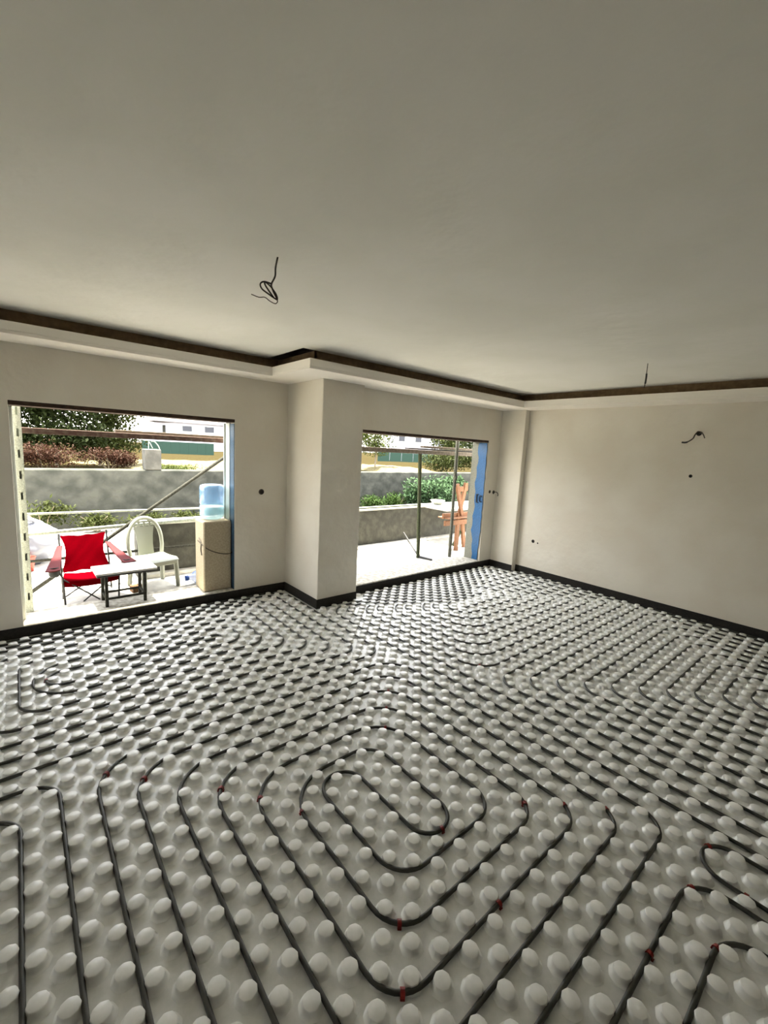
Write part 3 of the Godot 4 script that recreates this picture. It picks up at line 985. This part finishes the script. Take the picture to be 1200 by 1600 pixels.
func folding_chair():
	var t := thing("folding_chair", "red fabric folding camp chair with mesh cup holder, facing the room", "chair", Vector3(-5.49, 0.1, -1.27), 0.06)
	var s := mb()
	# backrest sags between its poles and swells to the seat
	var g := []
	for i in 17:
		var v := i / 16.0
		var y := lerpf(0.64, 0.26, v)
		var half := 0.205 - 0.035 * sin(PI * clampf(v * 1.15, 0.0, 1.0))
		var z := lerpf(-0.19, -0.06, v)
		var row := []
		for k in 17:
			var u := k / 8.0 - 1.0
			row.append(Vector3(u * half, y - 0.022 * (1.0 - u * u) * (1.0 - v) + 0.004 * sin(u * 9.0 + i), z - 0.045 * (1.0 - u * u)))
		g.append(row)
	shell(s, g, 0.005)
	obj("backrest", s, M.red_cloth, t)
	s = mb()
	g = []
	for i in 13:
		var v := i / 12.0
		var row := []
		for k in 17:
			var u := k / 8.0 - 1.0
			row.append(Vector3(u * lerpf(0.2, 0.25, v), 0.265 - 0.02 * (1.0 - v) + 0.01 * u * u - 0.035 * (1.0 - u * u) * sin(PI * v * 0.8 + 0.3) - 0.03 * v * v, lerpf(-0.08, 0.2, v)))
		g.append(row)
	for k in range(1, 4):
		var row := []
		for q in 17:
			var p: Vector3 = g[12][q]
			row.append(p + Vector3(0, -0.02 * k, 0.006 - 0.006 * (k - 1)))
		g.append(row)
	shell(s, g, 0.006)
	obj("seat", s, M.red_cloth, t)
	# crossed frame tubes
	var tubes := [[Vector3(-0.215, 0.655, -0.2), Vector3(-0.225, 0.0, 0.0)], [Vector3(0.215, 0.665, -0.2), Vector3(0.235, 0.0, -0.14)]]
	for q in tubes:
		s = mb()
		tube(s, q, 0.009, 8)
		obj("back_pole", s, M.black, t)
	var x := [[Vector3(-0.235, 0.26, 0.2), Vector3(0.06, 0.0, 0.2)], [Vector3(0.23, 0.26, 0.2), Vector3(-0.08, 0.0, 0.18)], [Vector3(-0.21, 0.02, 0.0), Vector3(0.2, 0.24, -0.12)], [Vector3(0.23, 0.02, -0.14), Vector3(-0.18, 0.22, -0.1)]]
	for q in x:
		s = mb()
		tube(s, q, 0.007, 8)
		obj("cross_tube", s, M.black, t)
	for sg in [-1.0, 1.0]:
		s = mb()
		tube(s, [Vector3(sg * 0.235, 0.0, 0.2), Vector3(sg * 0.245, 0.28, 0.2), Vector3(sg * 0.30, 0.40, 0.24)], 0.009, 8)
		obj("front_leg", s, M.black, t)
		s = mb()
		g = []
		for i in 11:
			var v := i / 10.0
			var row := []
			for k in 7:
				var u := k / 3.0 - 1.0
				row.append(Vector3(sg * lerpf(0.215, 0.33, v) + u * lerpf(0.022, 0.06, v), lerpf(0.53, 0.38, v) - 0.012 * sin(PI * v) + 0.006 * u * u, lerpf(-0.16, 0.28, v)))
			g.append(row)
		shell(s, g, 0.012)
		var arm := obj("armrest", s, M.pink_cloth, t)
		s = mb()
		lathe(s, Transform3D(Basis(), Vector3(sg * 0.31, 0.305, 0.2)), [Vector2(0.0, 0.0), Vector2(0.035, 0.0), Vector2(0.045, 0.02), Vector2(0.046, 0.098), Vector2(0.04, 0.1)], 18)
		obj("cup_holder", s, M.mesh_black, arm)

func plastic_chair():
	var t := thing("plastic_chair", "white moulded plastic garden chair with slotted back behind the small table", "chair", Vector3(-4.86, 0.1, -1.27), 0.22)
	var s := mb()
	var g := []
	for i in 11:
		var v := i / 10.0
		var row := []
		for k in 15:
			var u := k / 7.0 - 1.0
			var w := 0.2 - 0.015 * (1.0 - v)
			row.append(Vector3(u * w, 0.335 + 0.012 * u * u - 0.014 * sin(PI * v) - 0.03 * pow(maxf(v - 0.85, 0.0) / 0.15, 2.0), lerpf(-0.19, 0.19, v)))
		g.append(row)
	shell(s, g, 0.014)
	obj("seat", s, M.white_plastic, t)
	# arch of the back
	s = mb()
	var arch := []
	for k in 25:
		var a := PI * k / 24.0
		var cx := cos(a)
		var hh := pow(absf(sin(a)), 0.75)
		arch.append(Vector3(cx * 0.19, 0.44 + 0.33 * hh, -0.19 - 0.05 * hh))
	arch.push_front(Vector3(0.168, 0.31, -0.16))
	arch.push_back(Vector3(-0.168, 0.31, -0.16))
	tube(s, arch, 0.0235, 8)
	obj("back_frame", s, M.white_plastic, t)
	# broad splat, waisted, with a row of slots at its head
	s = mb()
	var n := 18
	var pts := []
	for i in n + 1:
		var v := i / float(n)
		var half := 0.078 + 0.052 * pow(v, 2.2) + 0.012 * pow(1.0 - v, 3.0)
		var row := []
		for k in 13:
			var u := k / 6.0 - 1.0
			row.append(Vector3(u * half, 0.34 + 0.395 * v, -0.175 - 0.06 * v - 0.012 * (1.0 - u * u)))
		pts.append(row)
	# lower field, then bars between the slots, then the head
	shell(s, pts.slice(0, 16), 0.009)
	shell(s, pts.slice(17, 19), 0.009)
	for k in range(0, 12, 3):
		var a: Array = []
		for i in [15, 16, 17]:
			a.append([pts[i][k], pts[i][k + 1]])
		shell(s, a, 0.009)
	obj("back_splat", s, M.white_plastic, t)
	for q in [[-1, 1], [1, 1], [-1, -1], [1, -1]]:
		s = mb()
		var top := Vector3(q[0] * 0.175, 0.325, 0.165 * q[1])
		var bot := Vector3(q[0] * 0.19, 0.0, 0.19 * q[1])
		bar(s, bot, top, 0.05, 0.028, 0.008)
		bar(s, bot + Vector3(0, 0, 0.0), top, 0.024, 0.05, 0.008)
		obj("leg", s, M.white_plastic, t)
	for sg in [-1.0, 1.0]:
		s = mb()
		bar(s, Vector3(sg * 0.185, 0.3, -0.16), Vector3(sg * 0.185, 0.3, 0.17), 0.02, 0.05, 0.006)
		obj("apron", s, M.white_plastic, t)
	s = mb()
	bar(s, Vector3(-0.18, 0.3, 0.185), Vector3(0.18, 0.3, 0.185), 0.02, 0.05, 0.006, Vector3.BACK)
	obj("apron", s, M.white_plastic, t)

func tube_thing(label: String, pts: Array, r: float, m: Material, called := "scaffold_tube", grp := "scaffold tubes outside"):
	var s := mb()
	tube(s, pts, r, 12)
	tag(obj(called, s, m), label, "scaffold tube", grp)

func build_scaffold():
	# perforated upright at the left jamb
	var t := thing("scaffold_post", "pale perforated steel upright at the left jamb, with rectangular slots", "scaffold post", Vector3(-5.99, 0.12, -0.95))
	var s := mb()
	# front plate with slots: rails and bridges
	var w := 0.027
	bx(s, Vector3(-w, 0.0, 0.0), Vector3(-0.008, 2.08, 0.004), 0.0)
	bx(s, Vector3(0.008, 0.0, 0.0), Vector3(w, 2.08, 0.004), 0.0)
	var y := 0.0
	while y < 1.95:
		bx(s, Vector3(-0.008, y, 0.0), Vector3(0.008, y + 0.12, 0.004), 0.0)
		y += 0.19
	obj("slotted_plate", s, M.post, t)
	s = mb()
	bx(s, Vector3(-w, 0.0, -0.05), Vector3(w, 2.08, -0.046), 0.0)
	obj("back_plate", s, M.post, t)
	for sg in [-1.0, 1.0]:
		s = mb()
		bx(s, Vector3(sg * w - 0.002, 0.0, -0.05), Vector3(sg * w + 0.002, 2.08, 0.004), 0.001)
		obj("flange", s, M.post, t)
	tube_thing("long diagonal brace tube rising to the right behind the red chair", [Vector3(-5.98, 0.12, -1.57), Vector3(-3.7, 1.77, -1.57)], 0.021, M.steel)
	tube_thing("thin horizontal guard tube at chest height across the left opening", [Vector3(-6.6, 0.965, -1.62), Vector3(-3.6, 0.93, -1.62)], 0.012, M.galv)
	tube_thing("horizontal tube level with the parapet top behind the chairs", [Vector3(-6.6, 0.72, -1.625), Vector3(-3.6, 0.815, -1.625)], 0.022, M.galv)
	tube_thing("horizontal tube at knee height behind both chairs", [Vector3(-6.6, 0.45, -1.61), Vector3(-3.6, 0.46, -1.61)], 0.017, M.steel)
	# deck planks
	t = thing("scaffold_plank", "rusty brown scaffold deck plank across the left opening", "scaffold plank", Vector3(-5.0, 1.79, -1.2), 0.0, "scaffold deck planks outside")
	s = mb()
	bx(s, Vector3(-1.7, 0.0, -0.14), Vector3(1.4, 0.055, 0.14), 0.004)
	obj("board", s, M.rust, t)
	s = mb()
	bx(s, Vector3(-0.2, 0.055, -0.13), Vector3(1.4, 0.085, -0.02), 0.004)
	obj("loose_batten", s, M.plank, t)
	t = thing("scaffold_plank", "grey brown scaffold deck plank across the right opening", "scaffold plank", Vector3(-0.9, 1.775, -0.9), 0.0, "scaffold deck planks outside")
	s = mb()
	bx(s, Vector3(-1.9, 0.0, -0.14), Vector3(1.5, 0.065, 0.14), 0.004)
	obj("board", s, M.plank, t)
	for k in 2:
		s = mb()
		bx(s, Vector3(-0.35 + 0.25 * k, 0.068 + 0.03 * k, -0.1 + 0.1 * k), Vector3(1.3, 0.092 + 0.04 * k, 0.0 + 0.1 * k), 0.003)
		obj("loose_batten", s, M.table_edge if k == 0 else M.plank, t)
	# front scaffold legs of the right opening
	t = thing("scaffold_post", "green grey scaffold leg with angled feet in the middle of the right opening", "scaffold post", Vector3(-1.1, 0.1, -0.69))
	s = mb()
	tube(s, [Vector3(0, 0, 0), Vector3(0.02, 1.68, -0.12)], 0.03, 12)
	obj("leg", s, M.steel_green, t)
	for q in [[Vector3(0.0, 0.03, 0.0), Vector3(0.35, 0.25, -0.75)], [Vector3(0, 0.02, 0), Vector3(0.06, 0.015, 0.25)]]:
		s = mb()
		tube(s, q, 0.017, 8)
		obj("foot_tube", s, M.black, t)
	t = thing("scaffold_post", "grey round scaffold leg near the blue jamb of the right opening", "scaffold post", Vector3(-0.64, 0.12, -0.42))
	s = mb()
	tube(s, [Vector3(0, 0, 0), Vector3(-0.015, 2.2, 0.0)], 0.027, 12)
	obj("leg", s, M.steel_pale, t)
	s = mb()
	lathe(s, Transform3D(Basis(), Vector3(0, 1.28, 0)), [Vector2(0.027, 0.0), Vector2(0.036, 0.005), Vector2(0.036, 0.06), Vector2(0.027, 0.065)], 14)
	obj("collar", s, M.steel_pale, t)
	tube_thing("thin pale upright tube close to the grey jamb lining", [Vector3(0.05, 0.1, -1.0), Vector3(0.06, 2.3, -1.0)], 0.014, M.galv)
	tube_thing("short sloping guard tube along the parapet top of the right opening", [Vector3(-3.4, 0.797, -1.68), Vector3(-0.1, 0.797, -1.68)], 0.012, M.steel_green)

# ------------------------------------------------------------------ garden
func tree(called: String, label: String, at: Vector3, h: float, blobs: Array, m: Material, n: int, size: float, grp: String, slim := 0.5):
	var t := thing(called, label, "tree", at, 0.0, grp)
	var s := mb()
	tube(s, curve_pts([Vector3(0, -0.1, 0), Vector3(0.03, h * 0.25, 0.02), Vector3(-0.04, h * 0.5, 0), Vector3(0.02, h * 0.8, 0)], 10), 0.032 * h / 2.2, 8, true, 0.4)
	for b in blobs:
		tube(s, curve_pts([Vector3(0, h * 0.3, 0), Vector3(b[0].x * 0.4, lerpf(h * 0.3, b[0].y, 0.5), b[0].z * 0.4), b[0]], 6), 0.014 * h / 2.2, 6, true, 0.4)
	obj("trunk", s, M.bark, t)
	s = mb()
	var vol := 0.0
	for b in blobs:
		vol += b[1].x * b[1].y
	for b in blobs:
		leaves(s, b[0], b[1], int(n * b[1].x * b[1].y / vol), size, slim)
	obj("crown", s, m, t).set_meta("kind", "stuff")

func bush(called: String, label: String, cat: String, at: Vector3, r: Vector3, m: Material, n: int, size: float, grp := "", slim := 0.5):
	var t := thing(called, label, cat, at, 0.0, grp)
	var s := mb()
	for k in 7:
		var a := TAU * k / 7.0
		var e := Vector3(cos(a) * r.x * 0.6, r.y * rng.randf_range(0.9, 1.5), sin(a) * r.z * 0.6)
		tube(s, [Vector3(0, -0.05, 0), e * 0.5 + Vector3(0, 0.05, 0), e], 0.012, 5, true, 0.4)
	obj("stem", s, M.bark, t)
	s = mb()
	for k in 6:
		var c := Vector3(rng.randf_range(-0.5, 0.5) * r.x, r.y * rng.randf_range(0.7, 1.25), rng.randf_range(-0.5, 0.5) * r.z)
		leaves(s, c, r * rng.randf_range(0.5, 0.8), n / 6, size, slim)
	obj("foliage", s, m, t).set_meta("kind", "stuff")

func V(x: float, y: float, z: float) -> Vector3:
	return Vector3(x, y, z)

func build_garden():
	var g := "trees beyond the garden wall"
	tree("garden_tree", "dark leafy tree filling the left of the left opening", V(-5.3, 1.05, -9.0), 2.6, [[V(-0.3, 1.3, 0), V(0.9, 0.75, 0.7)], [V(0.4, 1.6, 0.2), V(0.8, 0.7, 0.7)], [V(-0.9, 1.8, 0.1), V(0.8, 0.8, 0.7)], [V(0.1, 2.3, 0), V(1.0, 0.7, 0.7)], [V(0.3, 0.75, 0.5), V(0.9, 0.45, 0.5)], [V(-0.6, 0.6, 0.4), V(0.8, 0.4, 0.5)]], M.leaf_dark, 15000, 0.11, g)
	tree("garden_tree", "olive green tree left of the white house, with pale forked trunk", V(-4.35, 1.05, -9.6), 2.6, [[V(0.2, 1.1, 0), V(0.7, 0.55, 0.6)], [V(0.5, 1.6, 0.1), V(0.75, 0.55, 0.6)], [V(-0.2, 2.1, 0), V(0.9, 0.7, 0.7)], [V(1.0, 2.2, 0), V(0.6, 0.45, 0.6)], [V(0.3, 0.6, 0.4), V(0.75, 0.45, 0.4)], [V(-0.3, 0.5, 0.3), V(0.6, 0.4, 0.4)]], M.leaf_mid, 12000, 0.1, g)
	tree("garden_tree", "tall tree at the far left beyond the garden wall", V(-7.4, 1.05, -8.5), 2.8, [[V(0, 1.2, 0), V(1.0, 0.8, 0.7)], [V(0.3, 2.0, 0.2), V(1.1, 0.8, 0.7)]], M.leaf_dark, 6000, 0.12, g)
	bush("dry_bush", "low brown dry shrubbery on top of the garden wall at the left", "bush", V(-5.65, 1.1, -6.2), V(0.75, 0.3, 0.3), M.leaf_dry, 4500, 0.06, "dry brush behind the garden wall", 0.3)
	bush("dry_bush", "brown dry brush behind the garden wall left of the gate pillar", "bush", V(-4.6, 1.1, -6.1), V(0.55, 0.27, 0.3), M.leaf_dry, 4000, 0.06, "dry brush behind the garden wall", 0.3)
	bush("dry_bush", "yellow green grassy brush right of the gate pillar", "bush", V(-3.2, 1.08, -6.6), V(0.7, 0.08, 0.4), M.leaf_light, 1800, 0.07, "dry brush behind the garden wall", 0.25)
	# weeds at the foot of the garden wall
	var wl := ["tallest leafy weeds at the foot of the garden wall left of the red chair's back", "leafy weeds at the foot of the garden wall above the red chair", "low leafy weeds at the wall foot behind the diagonal brace tube", "low weeds at the wall foot above the white plastic chair", "weeds at the foot of the garden wall behind the water bottle"]
	var wp := [[-5.75, 0.34, 0.42], [-5.0, 0.2, 0.42], [-4.25, 0.17, 0.42], [-3.5, 0.18, 0.42], [-2.7, 0.2, 0.42]]
	for k in 5:
		var q = wp[k]
		bush("weed", wl[k], "weed", V(q[0], 0.1, -4.85), V(q[2], q[1], 0.22), M.leaf_mid, 900, 0.08, "weeds at the foot of the garden wall", 0.35)
	wl = ["bright green weeds at the wall foot beside the pillar's edge in the right opening", "bright green weeds in the middle of the right opening, left of the pale shrubs", "bright green weeds directly left of the pale shrub"]
	wp = [[0.2, 0.34], [1.15, 0.3], [2.05, 0.36]]
	for k in 3:
		bush("weed", wl[k], "weed", V(wp[k][0], 0.1, -4.75), V(0.5, wp[k][1], 0.3), M.grass, 1500, 0.08, "weeds at the foot of the garden wall", 0.3)
	bush("shrub", "pale grey green leafy shrub in front of the garden wall", "shrub", V(2.75, 0.1, -4.4), V(0.75, 0.55, 0.5), M.leaf_pale, 2600, 0.12, "", 0.4)
	bush("shrub", "pale leafy shrub behind the bowl on the counter slab", "shrub", V(3.9, 0.1, -4.5), V(0.75, 0.6, 0.5), M.leaf_pale, 2400, 0.12, "", 0.4)
	tree("garden_tree", "light green tree at the upper left of the right opening", V(4.6, 1.0, -9.0), 2.4, [[V(0, 1.0, 0), V(0.9, 0.5, 0.6)], [V(0.3, 1.6, 0), V(1.0, 0.5, 0.6)], [V(-0.7, 1.4, 0), V(0.8, 0.7, 0.6)]], M.leaf_light, 5000, 0.1, g)
	tree("garden_tree", "round mid green bush tree right of the green fence", V(7.6, 0.9, -8.2), 1.4, [[V(0, 0.6, 0), V(1.1, 0.5, 0.7)], [V(1.1, 0.7, 0), V(0.9, 0.5, 0.7)]], M.leaf_mid, 6000, 0.1, g)
	tree("garden_tree", "very dark conifer beside the blue jamb", V(9.5, 0.9, -8.0), 2.8, [[V(0, 1.0, 0), V(1.0, 0.7, 0.7)], [V(0.2, 1.7, 0), V(0.8, 0.8, 0.7)], [V(1.2, 1.2, 0), V(0.9, 0.9, 0.7)]], M.leaf_dark, 7000, 0.1, g, )
	tree("garden_tree", "distant hazy green tree above the right opening's plank", V(24.0, 0.3, -22.0), 5.5, [[V(0, 2.4, 0), V(2.6, 1.4, 1.5)], [V(2.0, 3.6, 0), V(2.2, 1.2, 1.5)]], M.leaf_mid, 4000, 0.3, g)
	# green site fence, panel by panel
	var t := thing("site_fence", "dark green sheet site fence in front of the white house", "fence", V(8.0, -0.45, -65.0))
	for k in 8:
		var s := mb()
		bx(s, V(k * 1.25 - 0.6, 0.0, 0.0), V(k * 1.25 + 0.64, 1.85, 0.06), 0.01)
		obj("panel", s, M.green_panel, t)
	t = thing("site_fence", "green sheet site fence seen through the right opening", "fence", V(46.0, -0.45, -58.0), -0.35)
	for k in 7:
		var s := mb()
		bx(s, V(k * 2.4 - 1.0, 0.0, 0.0), V(k * 2.4 + 1.36, 1.85, 0.06), 0.01)
		obj("panel", s, M.green_panel, t)
	white_house()
	# pale building behind the right opening
	t = thing("building", "pale two-storey building behind the trees in the right opening", "building", V(62.0, -0.5, -62.0), -0.6)
	var s := mb()
	bx(s, V(-8, 0, -6), V(8, 7.0, 0), 0.05)
	obj("wall", s, M.house, t)
	s = mb()
	bx(s, V(-8.6, 7.0, -6.6), V(8.6, 7.4, 0.8), 0.05)
	obj("roof", s, M.house_roof, t)
	for k in 4:
		s = mb()
		bx(s, V(-6.6 + 3.6 * k, 4.2, 0.0), V(-5.0 + 3.6 * k, 5.8, 0.06), 0.02)
		var wn := obj("window", s, M.white_frame, t)
		s = mb()
		bx(s, V(-6.45 + 3.6 * k, 4.35, 0.06), V(-5.15 + 3.6 * k, 5.65, 0.09), 0.01)
		obj("pane", s, M.pane, wn)
	for k in 2:
		s = mb()
		bx(s, V(-8.0 + 10.0 * k, 0.0, 0.6), V(-7.5 + 10.0 * k, 7.0, 1.1), 0.03)
		obj("column", s, M.house, t)

func white_house():
	var t := thing("house", "white house with a low roof and dark windows behind the green fence", "house", V(15.6, -0.5, -95.0))
	# angled bay on the left, long front to the right
	var s := mb()
	bx(s, V(3.6, 0, -8), V(17.0, 5.9, 0), 0.05)
	obj("wall", s, M.house, t)
	s = mb()
	s.set_smooth_group(-1)
	quad(s, V(0.4, 0, -1.6), V(3.6, 0, 0), V(3.6, 5.8, 0), V(0.4, 5.6, -1.6), V(-0.4, 0, 1))
	quad(s, V(0.4, 0, -8), V(0.4, 0, -1.6), V(0.4, 5.6, -1.6), V(0.4, 5.6, -8), V(-1, 0, 0))
	quad(s, V(0.4, 5.6, -8), V(0.4, 5.6, -1.6), V(3.6, 5.8, 0), V(3.6, 5.8, -8), V(0, 1, 0))
	obj("bay", s, M.house, t)
	s = mb()
	bx(s, V(-0.3, 5.8, -8.5), V(17.6, 6.15, 0.7), 0.05)
	obj("roof", s, M.house_roof, t)
	s = mb()
	bx(s, V(3.2, 6.15, -7.5), V(14.0, 6.7, -1.5), 0.05)
	obj("parapet", s, M.house_roof, t)
	for q in [[5.3, 4.0, 7.4, 5.3], [9.9, 4.0, 12.1, 5.4], [14.2, 4.0, 15.8, 5.3]]:
		s = mb()
		bx(s, V(q[0], q[1], 0.0), V(q[2], q[3], 0.08), 0.02)
		var wn := obj("window", s, M.white_frame, t)
		s = mb()
		bx(s, V(q[0] + 0.1, q[1] + 0.1, 0.08), V(q[2] - 0.1, q[3] - 0.1, 0.12), 0.01)
		obj("pane", s, M.pane, wn)
	s = mb()
	box(s, Transform3D(Basis(Vector3.UP, -0.464), V(2.0, 4.1, -0.78)), Vector3(0.6, 2.0, 0.1), 0.02)
	obj("door", s, M.steel, t)
